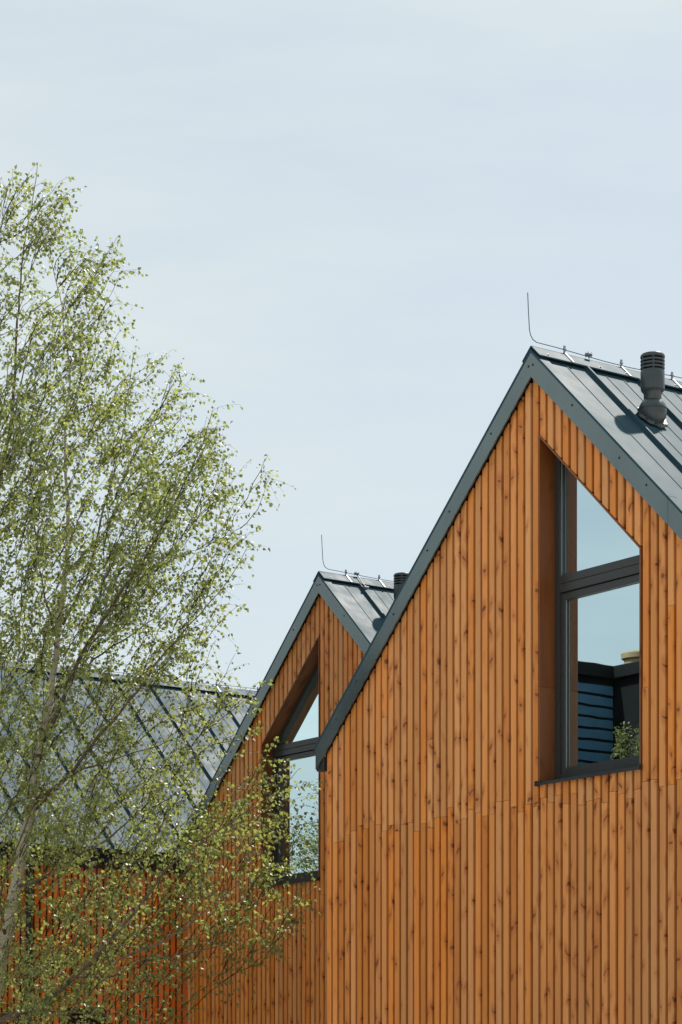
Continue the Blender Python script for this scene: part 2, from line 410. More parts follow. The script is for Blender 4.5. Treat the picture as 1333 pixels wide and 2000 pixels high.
def build_window(house, side, nm="window"):
    """side +1: slope falls to the right of the vertical long edge; -1: mirrored"""
    win = empty(nm, (0, 0, 0), house)
    S = lambda u: side * u
    def bx(x0, x1, y0, y1, z0, z1, c=0.003):
        a, b = sorted((S(x0), S(x1))); return MB().cbox(a, b, y0, y1, z0, z1, c)
    def sloped(x0, x1, y0, y1, lo0, lo1, hi0, hi1):
        """bar between x0 and x1 with bottom line lo and top line hi (linear)"""
        A = [(S(x0), y0, lo0), (S(x0), y1, lo0), (S(x0), y1, hi0), (S(x0), y0, hi0)]
        B = [(S(x1), y0, lo1), (S(x1), y1, lo1), (S(x1), y1, hi1), (S(x1), y0, hi1)]
        m = MB().prism(A, B); return m
    def top(u): return ZTL - T * (u - W0)
    tr = 0.016; ov = -0.004
    dz = tr * NF
    # reveal lining boards
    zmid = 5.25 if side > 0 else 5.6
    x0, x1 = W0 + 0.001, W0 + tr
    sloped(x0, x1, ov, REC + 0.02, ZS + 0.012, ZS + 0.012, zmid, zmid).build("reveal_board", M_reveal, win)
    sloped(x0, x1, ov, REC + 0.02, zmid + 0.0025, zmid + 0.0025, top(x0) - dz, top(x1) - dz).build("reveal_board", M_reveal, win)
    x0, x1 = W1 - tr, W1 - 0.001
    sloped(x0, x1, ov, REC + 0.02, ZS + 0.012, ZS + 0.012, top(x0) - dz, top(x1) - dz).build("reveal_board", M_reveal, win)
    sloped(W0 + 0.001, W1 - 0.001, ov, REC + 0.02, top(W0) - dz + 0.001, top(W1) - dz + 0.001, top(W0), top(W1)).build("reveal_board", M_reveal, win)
    # outer frame
    a0, a1 = W0 + tr, W1 - tr
    fz0 = ZS + 0.012
    fy0, fy1 = REC, REC + 0.085
    fw = 0.068
    itop = lambda u: top(u) - dz - 0.001            # underside of lining
    ZT = 6.235; TW = 0.10                            # top of transom, transom height
    fr = empty("frame", (0, 0, 0), win)
    sloped(a0 + 0.001, a0 + fw, fy0, fy1, fz0, fz0, itop(a0), itop(a0 + fw)).build("stile", M_frame, fr)
    sloped(a1 - fw, a1 - 0.001, fy0, fy1, fz0, fz0, itop(a1 - fw), itop(a1)).build("stile", M_frame, fr)
    sloped(a0 + fw, a1 - fw, fy0, fy1, itop(a0 + fw) - fw * NF, itop(a1 - fw) - fw * NF, itop(a0 + fw), itop(a1 - fw)).build("top_rail", M_frame, fr)
    bx(a0 + fw, a1 - fw, fy0, fy1, fz0, fz0 + 0.062).build("bottom_rail", M_frame, fr)
    bx(a0 + fw - 0.02, a1 - fw + 0.02, fy0 - 0.004, fy1, ZT - 0.072, ZT).build("transom", M_frame, fr)
    bx(a0 + fw - 0.02, a1 - fw + 0.02, fy0 - 0.002, fy1, ZT - 0.150, ZT - 0.0745).build("transom", M_frame, fr)
    # opening sash in the lower light
    s0, s1 = a0 + fw - 0.012, a1 - fw + 0.012
    sz0, sz1 = fz0 + 0.056, ZT - 0.156
    sy0, sy1 = REC + 0.018, REC + 0.09
    sw = 0.062
    sa = empty("sash", (0, 0, 0), win)
    bx(s0, s0 + sw, sy0, sy1, sz0, sz1).build("stile", M_frame, sa)
    bx(s1 - sw, s1, sy0, sy1, sz0, sz1).build("stile", M_frame, sa)
    bx(s0 + sw, s1 - sw, sy0, sy1, sz0, sz0 + sw).build("bottom_rail", M_frame, sa)
    bx(s0 + sw, s1 - sw, sy0, sy1, sz1 - sw, sz1).build("top_rail", M_frame, sa)
    # pale spacer strips that edge the panes
    g = 0.010
    bx(s0 + sw + 0.0005, s0 + sw + 0.004, sy0 + 0.012, sy0 + 0.018, sz0 + sw, sz1 - sw, 0.0008).build("glazing_bead", M_spacer, sa)
    zb = ZT
    sloped(a0 + fw + 0.0005, a0 + fw + 0.004, fy0 + 0.020, fy0 + 0.026, zb, zb, itop(a0 + fw) - fw * NF, itop(a0 + fw + 0.004) - fw * NF).build("glazing_bead", M_spacer, fr)
    # panes
    py = sy0 + 0.032
    bx(s0 + sw - 0.01, s1 - sw + 0.01, py, py + 0.024, sz0 + sw - 0.01, sz1 - sw + 0.01, 0.001).build("pane", M_glass, win)
    py = fy0 + 0.045
    u0, u1 = a0 + fw - 0.01, a1 - fw + 0.01
    tl = lambda u: itop(u) - fw * NF + 0.012
    uu = min(u1, W0 + (ZTL - dz - fw * NF + 0.012 - ZT + 0.01) / T)
    sloped(u0, uu, py, py + 0.024, ZT - 0.01, ZT - 0.01, tl(u0), max(tl(uu), ZT - 0.008)).build("pane", M_glass, win)
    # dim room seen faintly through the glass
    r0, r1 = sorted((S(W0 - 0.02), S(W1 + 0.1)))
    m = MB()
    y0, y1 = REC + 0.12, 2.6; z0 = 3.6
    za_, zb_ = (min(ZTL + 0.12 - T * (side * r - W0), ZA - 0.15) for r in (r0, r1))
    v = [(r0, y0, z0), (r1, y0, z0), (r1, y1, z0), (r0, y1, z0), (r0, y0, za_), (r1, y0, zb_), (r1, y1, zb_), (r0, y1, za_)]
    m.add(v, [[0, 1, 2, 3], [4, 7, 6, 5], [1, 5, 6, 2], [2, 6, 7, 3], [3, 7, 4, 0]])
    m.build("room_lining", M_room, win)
    # metal sill with upturned ends
    q = MB()
    e0, e1 = sorted((S(W0 - 0.012), S(W1 + 0.022)))
    prof = [(REC + 0.02, ZS + 0.010), (-0.040, ZS - 0.006), (-0.040, ZS - 0.034), (-0.036, ZS - 0.034), (-0.036, ZS - 0.010), (REC + 0.02, ZS + 0.006)]
    q.prism([(e0, y, z) for y, z in prof], [(e1, y, z) for y, z in prof])
    for e in (e0, e1 - 0.012): q.box(e, e + 0.012, -0.042, -0.004, ZS - 0.036, ZS + 0.010)
    q.build("sill", M_gutter, win)
    return win

def wall_backing(house, win):
    """solid walls behind the boards; the gable wall has the window opening"""
    m = MB(); y = THK + 0.006
    pts = [(-W, 0), (W, 0), (W, rake(W)), (0, ZA), (-W, rake(W))]
    def quad(a, b, c, d): m.add([(p[0], y, p[1]) for p in (a, b, c, d)], [[0, 1, 2, 3]])
    if win:
        s = win
        us = sorted((s * W0, s * W1)); uL, uR = us
        tp = lambda u: ZTL - T * (abs(u) - W0)
        quad((-W, 0), (uL, 0), (uL, rake(uL)), (-W, rake(W)))if uL < 0 else (quad((-W, 0), (0, 0), (0, ZA), (-W, rake(W))), quad((0, 0), (uL, 0), (uL, rake(uL)), (0, ZA)))
        (quad((uR, 0), (W, 0), (W, rake(W)), (uR, rake(uR)))) if uR > 0 else (quad((uR, 0), (0, 0), (0, ZA), (uR, rake(uR))), quad((0, 0), (W, 0), (W, rake(W)), (0, ZA)))
        quad((uL, 0), (uR, 0), (uR, ZS - 0.01), (uL, ZS - 0.01))
        quad((uL, tp(uL)), (uR, tp(uR)), (uR, rake(uR)), (uL, rake(uL)))
    else:
        m.add([(u, y, z) for u, z in pts], [[0, 1, 2, 3, 4]])
    return m

def rake_trim(house, side, a, b):
    fb, ft = -0.052, -0.036
    prof = [(fb, 0.0), (fb, FAS + 0.006), (ft, FAS + 0.006), (ft, 0.0)]
    A = [(side * a, y, z - T * a) for y, z in prof]; B = [(side * b, y, z - T * b) for y, z in prof]
    if side < 0: A, B = B, A
    m = MB().prism([(x, y, z + ZA) for x, y, z in A], [(x, y, z + ZA) for x, y, z in B])
    o = m.build("rake_trim", M_trim, house)
    prof = [(fb - 0.003, FAS - 0.012), (fb - 0.003, FAS + 0.016), (0.056, FAS + 0.016), (0.056, FAS + 0.0085), (fb - 0.0005, FAS + 0.0085), (fb - 0.0005, FAS - 0.012)]
    A = [(side * a, y, z - T * a + ZA) for y, z in prof]; B = [(side * b, y, z - T * b + ZA) for y, z in prof]
    if side < 0: A, B = B, A
    MB().prism(A, B).build("verge_flashing", M_roof, house)
    return o

screw_me = MB().lathe([(0.011, 0), (0.011, 0.003), (0.0065, 0.0035), (0.0065, 0.008), (0.004, 0.010)], 8).mesh("screw")
screw_me.materials.append(M_screw)

def build_roof(house, v_first=0.52, step=0.63):
    roof = empty("roof", (0, 0, 0), house)
    E = W + 0.07
    # slab under the sheets
    for s in (-1, 1):
        prof0 = [(0, 0.03, ZR - 0.02), (0, 0.03, ZA - 0.01)]
        A = [(0, 0.03, ZR - 0.025), (0, 0.03, ZA + 0.0), (s * (E - 0.02), 0.03, ZA - T * (E - 0.02)), (s * (E - 0.02), 0.03, ZR - 0.025 - T * (E - 0.02))]
        B = [(x, LEN, z) for x, y, z in A]
        m = MB().prism(A, B) if s < 0 else MB().prism(B, A)
        m.build("roof_deck", M_gutter, roof)
        # one sheet per bay: tray with two low ribs and a standing seam on its far edge
        vs_ = [0.058, v_first]
        while vs_[-1] < LEN: vs_.append(vs_[-1] + step)
        for i in range(len(vs_) - 1):
            a, b = vs_[i], min(vs_[i + 1], LEN)
            w_ = b - a
            L = [(a + 0.002, 0.0)]
            for r_ in ((1 / 3, 2 / 3) if w_ > 0.5 else (0.45,)):
                c = a + w_ * r_
                L += [(c - 0.010, 0.0), (c - 0.004, 0.005), (c + 0.004, 0.005), (c + 0.010, 0.0)]
            L += [(b - 0.016, 0.0), (b - 0.011, 0.036), (b + 0.011, 0.036), (b + 0.013, 0.028), (b - 0.001, 0.026), (b - 0.001, -0.004)]
            top_ = [(y, z) for y, z in L]
            x0, x1 = 0.06, E
            v = []
            for x in (x0, x1):
                for y, z in top_: v.append((s * x, y, ZR - T * x + z * NF))
            n = len(top_); f = []
            for k in range(n - 1):
                q = [k, k + 1, n + k + 1, n + k]
                f.append(q if s < 0 else q[::-1])
            # front drop edge at the eave
            sx = s * x1
            base = len(v)
            v += [(sx, a + 0.002, ZR - T * x1), (sx, b - 0.001, ZR - T * x1), (sx, b - 0.001, ZR - T * x1 - 0.035), (sx, a + 0.002, ZR - T * x1 - 0.035)]
            f.append([base, base + 1, base + 2, base + 3])
            MB().add(v, f).build("roof_panel", M_roof, roof)
    # ridge cap lengths, raised on a closure so a dark slot shows under the edge
    y = -0.050; k = 0
    while y < LEN:
        y1 = min(y + 1.98 + (0.0 if k else 0.35), LEN); h = 0.052 + (0.003 if k % 2 else 0)
        cw = 0.118
        m = MB()
        prof = [(-cw, h - T * cw - 0.012), (-cw, h - T * cw), (-0.014, h - T * 0.014), (0, h - 0.004), (0.014, h - T * 0.014), (cw, h - T * cw), (cw, h - T * cw - 0.012),
                (cw - 0.006, h - T * cw - 0.004), (0, h - 0.016), (-cw + 0.006, h - T * cw - 0.004)]
        m.prism([(x, y, ZR + z) for x, z in prof], [(x, y1 + 0.03, ZR + z) for x, z in prof])
        c = m.build("ridge_cap", M_roof, roof)
        yy = y + 0.12
        while yy < y1:
            for s in (-1, 1):
                o = link("screw", screw_me, None, c, (s * (cw - 0.025), yy, ZR + h - T * (cw - 0.025)))
                o.rotation_euler = (0, s * math.atan(T), 0)
            yy += 0.31
        y = y1; k += 1
    # closure strip, dark
    MB().prism([(-0.085, -0.03, ZR + 0.02 - T * 0.085), (0, -0.03, ZR + 0.03), (0.085, -0.03, ZR + 0.02 - T * 0.085), (0, -0.03, ZR - 0.02)],
               [(-0.085, LEN, ZR + 0.02 - T * 0.085), (0, LEN, ZR + 0.03), (0.085, LEN, ZR + 0.02 - T * 0.085), (0, LEN, ZR - 0.02)]).build("ridge_closure", M_gutter, roof)
    # rake trims with screws
    for s, cuts in ((-1, [(0.0, W + 0.105)]), (1, [(0.0, 1.735), (1.739, W + 0.105)])):
        for a, b in cuts:
            t_ = rake_trim(roof, s, a, b)
            x = a + 0.03 if a == 0 else a + 0.3; i = 0
            while x < b - 0.05:
                o = link("screw", screw_me, None, t_, (s * x, -0.052, ZA - T * x + FAS * (0.62 if i % 2 else 0.55)))
                o.rotation_euler = (math.radians(90), 0, 0)
                x += (0.52, 0.60, 0.33)[i % 3]; i += 1
    # gutters: half-round troughs with end caps
    for s in (-1, 1):
        m = MB(); cx = E + 0.045; cz = ZR - T * E - 0.035
        ro, ri = 0.062, 0.058
        po = [(cx + ro * math.cos(t), cz + ro * math.sin(t)) for t in np.linspace(math.pi, 2 * math.pi, 11)]
        pi_ = [(cx + ri * math.cos(t), cz + ri * math.sin(t)) for t in np.linspace(2 * math.pi, math.pi, 11)]
        prof = po + [(cx + ro + 0.008, cz + 0.004)] + pi_
        g = MB().prism([(s * x, -0.02, z) for x, z in prof], [(s * x, LEN, z) for x, z in prof])
        g.prism([(s * x, -0.022, z) for x, z in po], [(s * x, -0.032, z) for x, z in po])
        g.build("gutter", M_gutter, roof)
        # boxed verge end behind the trim
        MB().cbox(min(s * (W + 0.002), s * (W + 0.12)), max(s * (W + 0.002), s * (W + 0.12)), -0.030, 0.05, ZA - T * W - 0.115, ZA - T * W + 0.02, 0.003).build("verge_end", M_gutter, roof)
        MB().box(min(s * (W + 0.001), s * (E - 0.021)), max(s * (W + 0.001), s * (E - 0.021)), 0.052, LEN, ZA - T * W - 0.12, ZA - T * W - 0.075).build("soffit", M_gutter, roof)
    return roof

def build_conductor(house, rod_v, bend_v, clips, clamp_v, drop=False, far=LEN):
    lc = empty("lightning_conductor", (0, 0, 0), house)
    zt, zw = 8.725, 8.305
    p = [(0, rod_v - 0.02, zt), (0, rod_v - 0.012, zt - 0.15), (0, rod_v, zw + 0.10), (0, rod_v + 0.012, zw + 0.055), (0, rod_v + 0.038, zw + 0.018), (0, rod_v + 0.085, zw)]
    y = rod_v + 0.3
    while y < far:
        p.append((0.002 * math.sin(y * 5), y, zw - 0.012 + 0.012 * math.cos(y * 3.1))); y += 0.3
    MB().tube(p, 0.0042, 6).build("conductor_wire", M_wire, lc, True)
    for v in clips:
        m = MB(); ztop = ZR + 0.055
        m.box(-0.003, 0.003, v - 0.011, v + 0.011, ztop - 0.004, zw + 0.03)
        m.tube([(0, v - 0.014, zw), (0, v + 0.014, zw)], 0.010, 8)
        for s in (-1, 1):
            m.add([(s * 0.002, v - 0.010, ztop + 0.002), (s * 0.002, v + 0.010, ztop + 0.002), (s * 0.125, v + 0.010, ztop + 0.001 - T * 0.125), (s * 0.125, v - 0.010, ztop + 0.001 - T * 0.125),
                   (s * 0.002, v - 0.010, ztop + 0.006), (s * 0.002, v + 0.010, ztop + 0.006), (s * 0.128, v + 0.010, ztop + 0.005 - T * 0.125), (s * 0.128, v - 0.010, ztop + 0.005 - T * 0.125)],
                  [[0, 3, 2, 1], [4, 5, 6, 7], [0, 1, 5, 4], [1, 2, 6, 5], [2, 3, 7, 6], [3, 0, 4, 7]])
        m.build("conductor_clip", M_galv, lc)
    m = MB().cbox(-0.026, 0.026, clamp_v - 0.028, clamp_v + 0.028, zw - 0.008, zw - 0.001, 0.002)
    m.cbox(-0.026, 0.026, clamp_v - 0.028, clamp_v + 0.028, zw + 0.004, zw + 0.011, 0.002)
    for a in (-1, 1):
        for b in (-1, 1): m.tube([(a * 0.017, clamp_v + b * 0.018, zw - 0.02), (a * 0.017, clamp_v + b * 0.018, zw + 0.022)], 0.005, 6)
    m.tube([(0, clamp_v, zw - 0.005), (0.01, clamp_v, ZR + 0.05)], 0.004, 6)
    m.build("wire_clamp", M_galv, lc)
    if drop:
        q = [(0.0, clamp_v, zw), (0.05, clamp_v, zw - 0.05), (0.11, clamp_v, ZR + 0.075 - T * 0.11), (0.19, clamp_v + 0.01, ZR + 0.06 - T * 0.19)]
        MB().tube(q, 0.006, 6).build("down_wire", M_galv, lc, True)
        u = 0.185; z = ZR + 0.055 - T * u
        k = MB().cbox(u - 0.03, u + 0.03, clamp_v - 0.035, clamp_v + 0.04, z - 0.02, z + 0.012, 0.003)
        k.tube([(u, clamp_v - 0.015, z), (u, clamp_v - 0.015, z + 0.035)], 0.006, 6).tube([(u, clamp_v + 0.02, z), (u, clamp_v + 0.02, z + 0.035)], 0.006, 6)
        k.build("seam_clamp", M_galv, lc)
    return lc

def build_vent(house, u, v):
    ve = empty("roof_vent", (u, v, ZR - T * u), house)
    # flange: scalloped plate lying on the slope, local frame of the slope
    n = 48; ring = []; ring2 = []
    for a in range(n):
        t = 2 * math.pi * a / n
        r = 0.150 + 0.010 * math.cos(8 * t)
        x, y = r * math.cos(t) * 0.92, r * math.sin(t)
        ring.append((x / NF, y, -T * x / NF + 0.030)); ring2.append((x * 0.985 / NF, y * 0.985, -T * x / NF * 0.985 + 0.056))
    MB().prism(ring, ring2).build("flange", M_vent, ve)
    for a in range(10):
        t = 2 * math.pi * (a + 0.5) / 10; x, y = 0.135 * math.cos(t), 0.142 * math.sin(t)
        o = link("screw", screw_me, None, ve, (x / NF, y, -T * x / NF + 0.052)); o.rotation_euler = (0, math.atan(T), 0)
    # egg-shaped swivel body
    prof = []
    for i in range(15):
        t = math.pi * (-0.46 + 0.90 * i / 14)
        prof.append((0.126 * math.cos(t), 0.095 + (0.150 if t < 0 else 0.125) * math.sin(t)))
    b = MB().lathe(prof, 36).build("swivel_body", M_vent, ve, True)
    MB().lathe([(0.124, 0.108), (0.1295, 0.110), (0.1295, 0.117), (0.124, 0.119)], 36).build("seam_ring", M_vent, b, True)
    MB().lathe([(0.070, 0.18), (0.078, 0.20), (0.078, 0.245), (0.092, 0.265), (0.098, 0.272), (0.098, 0.285)], 36).build("neck", M_vent, ve, True)
    MB().lathe([(0.092, 0.270), (0.103, 0.280), (0.106, 0.300), (0.106, 0.445), (0.104, 0.450), (0.085, 0.450)], 36).build("pipe", M_vent, ve, True)
    MB().lathe([(0.080, 0.44), (0.080, 0.60)], 24).build("inner_pipe", M_seal, ve, True)
    for i in range(4):
        z = 0.468 + i * 0.0315
        if i < 3: MB().lathe([(0.088, z), (0.106, z - 0.003), (0.108, z + 0.006), (0.106, z + 0.014), (0.088, z + 0.018)], 36).build("louvre_ring", M_vent, ve, True)
        else: MB().lathe([(0.088, z), (0.107, z), (0.109, z + 0.008), (0.107, z + 0.022), (0.098, z + 0.032), (0.07, z + 0.038), (0.02, z + 0.041)], 36).build("cap", M_vent, ve, True)
    for a in range(6):
        t = 2 * math.pi * a / 6 + 0.35
        x, y = 0.098 * math.cos(t), 0.098 * math.sin(t)
        MB().box(x - 0.006, x + 0.006, y - 0.006, y + 0.006, 0.445, 0.575).build("rib", M_vent, ve)
    return ve

def build_house(label, gu, gv, side, gable_planks=True, window=True, side_planks=False, rod=None, vent=None, name="timber_house"):
    h = empty(name, (gu, gv, 0))
    tag(h, label, 'house', 'row of timber houses')
    m = wall_backing(h, side if window else 0)
    wall = m.build("wall", M_membrane, h)
    yb = THK + 0.006
    er = ZA - T * W
    MB().add([(W - 0.032, yb, 0), (W - 0.032, LEN, 0), (W - 0.032, LEN, er), (W - 0.032, yb, er)], [[0, 1, 2, 3]]).build(
        "side_wall", M_membrane if side_planks else M_wallrear, h)
    MB().add([(-W, yb, 0), (-W, LEN, 0), (-W, LEN, er), (-W, yb, er)], [[3, 2, 1, 0]]).build("side_wall", M_wallrear, h)
    MB().add([(-W, LEN, 0), (W, LEN, 0), (W, LEN, er), (0, LEN, ZA), (-W, LEN, er)], [[4, 3, 2, 1, 0]]).build("rear_wall", M_wallrear, h)
    # gable boards
    for i in range(NCOL):
        ul, ur = -W + i * P, -W + (i + 1) * P
        uc = (ul + ur) / 2; hw = (P - GAP) / 2
        zl, zr = rake(uc - hw) + 0.03, rake(uc + hw) + 0.03
        zj = ZJ + rng.choice((-0.075, -0.045, -0.02, 0.0, 0.02, 0.05, 0.085)) + rng.uniform(-0.012, 0.012)
        add_plank(wall, uc, 0, 0.25, zj - 0.0015, zj - 0.0015, M_woodlow)
        inwin = window and (W0 - 1e-3 < side * uc < W1 + 1e-3)
        z1 = zj + 0.0015
        if inwin:
            add_plank(wall, uc, 0, z1, ZS - 0.014, ZS - 0.014, M_wood)
            tp = lambda u: ZTL - T * (side * u - W0) + 0.006
            a, b = tp(uc - hw), tp(uc + hw)
            # board above the opening: slanted lower end, built as its own prism
            w = P - GAP; c = 0.004; hh = w / 2
            prof = [(-hh, THK), (-hh, c), (-hh + c, 0), (hh - c, 0), (hh, c), (hh, THK)]
            lin = lambda x, p, q: p + (q - p) * (x + hh) / w
            zo = min(a, b)
            mb = MB().prism([(x, y, lin(x, a, b) - zo) for x, y in prof], [(x, y, lin(x, zl, zr) - zo) for x, y in prof])
            link("plank", mb.mesh("plank"), M_wood, wall, (uc, rng.uniform(-0.002, 0.002), zo))
        else:
            # some columns carry a second joint higher up
            if rng.random() < 0.16 and min(zl, zr) - z1 > 1.6:
                zk = z1 + rng.uniform(0.7, min(zl, zr) - z1 - 0.5)
                add_plank(wall, uc, 0, z1, zk, zk, M_wood); add_plank(wall, uc, 0, zk + 0.003, zl, zr, M_wood)
            else:
                add_plank(wall, uc, 0, z1, zl, zr, M_wood)
    if window: build_window(h, side)
    if side_planks:
        n = int((LEN - 0.03) / P)
        sw = [o for o in h.children if o.name.startswith("side_wall")][0]
        for i in range(n):
            vc = 0.03 + (i + 0.5) * P
            lo = 0.25
            if side_planks[0] < vc < side_planks[1]:
                add_plank(sw, vc, W, 0.25, 0.85, 0.85, M_woodside, 'Y'); lo = side_planks[2]
            add_plank(sw, vc, W, lo, er - 0.03, er - 0.03, M_woodside, 'Y')
    build_roof(h)
    if rod: build_conductor(h, *rod)
    if vent: build_vent(h, *vent)
    return h

UB, VB = -8.4835, 3.742
UC, VC = -16.35, 1.68
house_a = build_house("large timber-clad gable house filling the right side, window right of its centre line", 0, 0, 1,
                      rod=(-0.066, 0.0, [0.344, 1.029, 1.662, 2.35, 3.0], 0.631), vent=(0.685, 0.77))
house_b = build_house("middle timber-clad gable house set back between the birch and the nearest house", UB, VB, -1,
                      rod=(0.018, 0.0, [0.377, 0.905, 1.5, 2.1], 0.546, True), vent=(0.62, 0.80))
DW0, DW1, DWZ = 2.76 - VC, 3.37 - VC, 2.89
house_c = build_house("timber house farthest left, blue-grey metal roof slope half hidden behind the birch", UC, VC, 1,
                      window=False, side_planks=(DW0, DW1, DWZ), rod=(-0.04, 0.0, [0.4, 1.2, 2.4, 3.6, 4.8, 5.6, 6.4], 0.7))

# dark window low on the side wall and the downpipe of the far-left house
sw = empty("side_window", (W, 0, 0), house_c)
for a, b, z0, z1 in ((DW0 + 0.005, DW0 + 0.06, 0.86, DWZ - 0.005), (DW1 - 0.06, DW1 - 0.005, 0.86, DWZ - 0.005), (DW0 + 0.061, DW1 - 0.061, 0.86, 0.93), (DW0 + 0.061, DW1 - 0.061, DWZ - 0.075, DWZ - 0.005)):
    MB().cbox(-0.08, 0.012, a, b, z0, z1).build("frame", M_gutter, sw)
MB().box(-0.06, -0.04, DW0 + 0.05, DW1 - 0.05, 0.9, DWZ - 0.05).build("pane", M_seal, sw)
dp = MB(); r = 0.045; X0 = W + 0.07; Y0 = 2.10 - VC
dp.tube([(W + 0.11, Y0, 4.93), (W + 0.11, Y0, 4.86), (X0 + 0.0, Y0, 4.74), (X0, Y0, 4.65), (X0, Y0, 0.05)], r, 14)
dpo = dp.build("downpipe", M_gutter, house_c, True)
for z in (4.5, 3.0, 1.5):
    MB().lathe([(0.046, -0.015), (0.052, -0.015), (0.052, 0.015), (0.046, 0.015)], 16, (X0, Y0, z)).build("bracket", M_gutter, dpo, True)

# ------------------------------------------------------------------ house across the yard (seen in the window glass)
oh = empty("courtyard_house", (-18.0, -16.95, 0))
tag(oh, "dark house with blue-grey lapped boards mirrored in the big right-hand window", 'house')
TOPZ = 9.88
MB().box(-7, 0, -6, 7.5, 0, TOPZ - 0.25).build("wing_wall", M_darkwall, oh)
MB().box(0.002, 9.0, -6, 0, 0, TOPZ - 0.25).build("front_wall", M_darkwall, oh)
z = 0.3
lap = mesh("lapped_board", [(0.004, 0.03, 0), (0.034, 0.03, 0), (0.004, 0.03, 0.165), (0.004, 7.4, 0), (0.034, 7.4, 0), (0.004, 7.4, 0.165), (0.024, 0.03, 0.165), (0.024, 7.4, 0.165)],
           [[0, 1, 6, 2], [3, 5, 7, 4], [1, 4, 7, 6], [0, 3, 4, 1], [2, 6, 7, 5], [0, 2, 5, 3]])
while z < TOPZ - 0.4:
    link("lapped_board", lap, M_reflwall, oh, (0, 0, z)); z += 0.215
MB().cbox(-7.1, 0.12, -6.1, 7.6, TOPZ - 0.248, TOPZ, 0.01).build("parapet", M_darkwall, oh)
MB().cbox(0.122, 9.1, -6.1, 0.12, TOPZ - 0.248, TOPZ - 0.002, 0.01).build("parapet", M_darkwall, oh)
ch = MB().lathe([(0.22, -0.08), (0.22, 0.08), (0.27, 0.11), (0.27, 0.20), (0.19, 0.24)], 24, (0.24, -0.35, TOPZ + 0.06)).build("chimney_pot", M_cap, oh, True)

# ------------------------------------------------------------------ birch
YT = 27.5
ROOT = at(-75, 2400, YT)
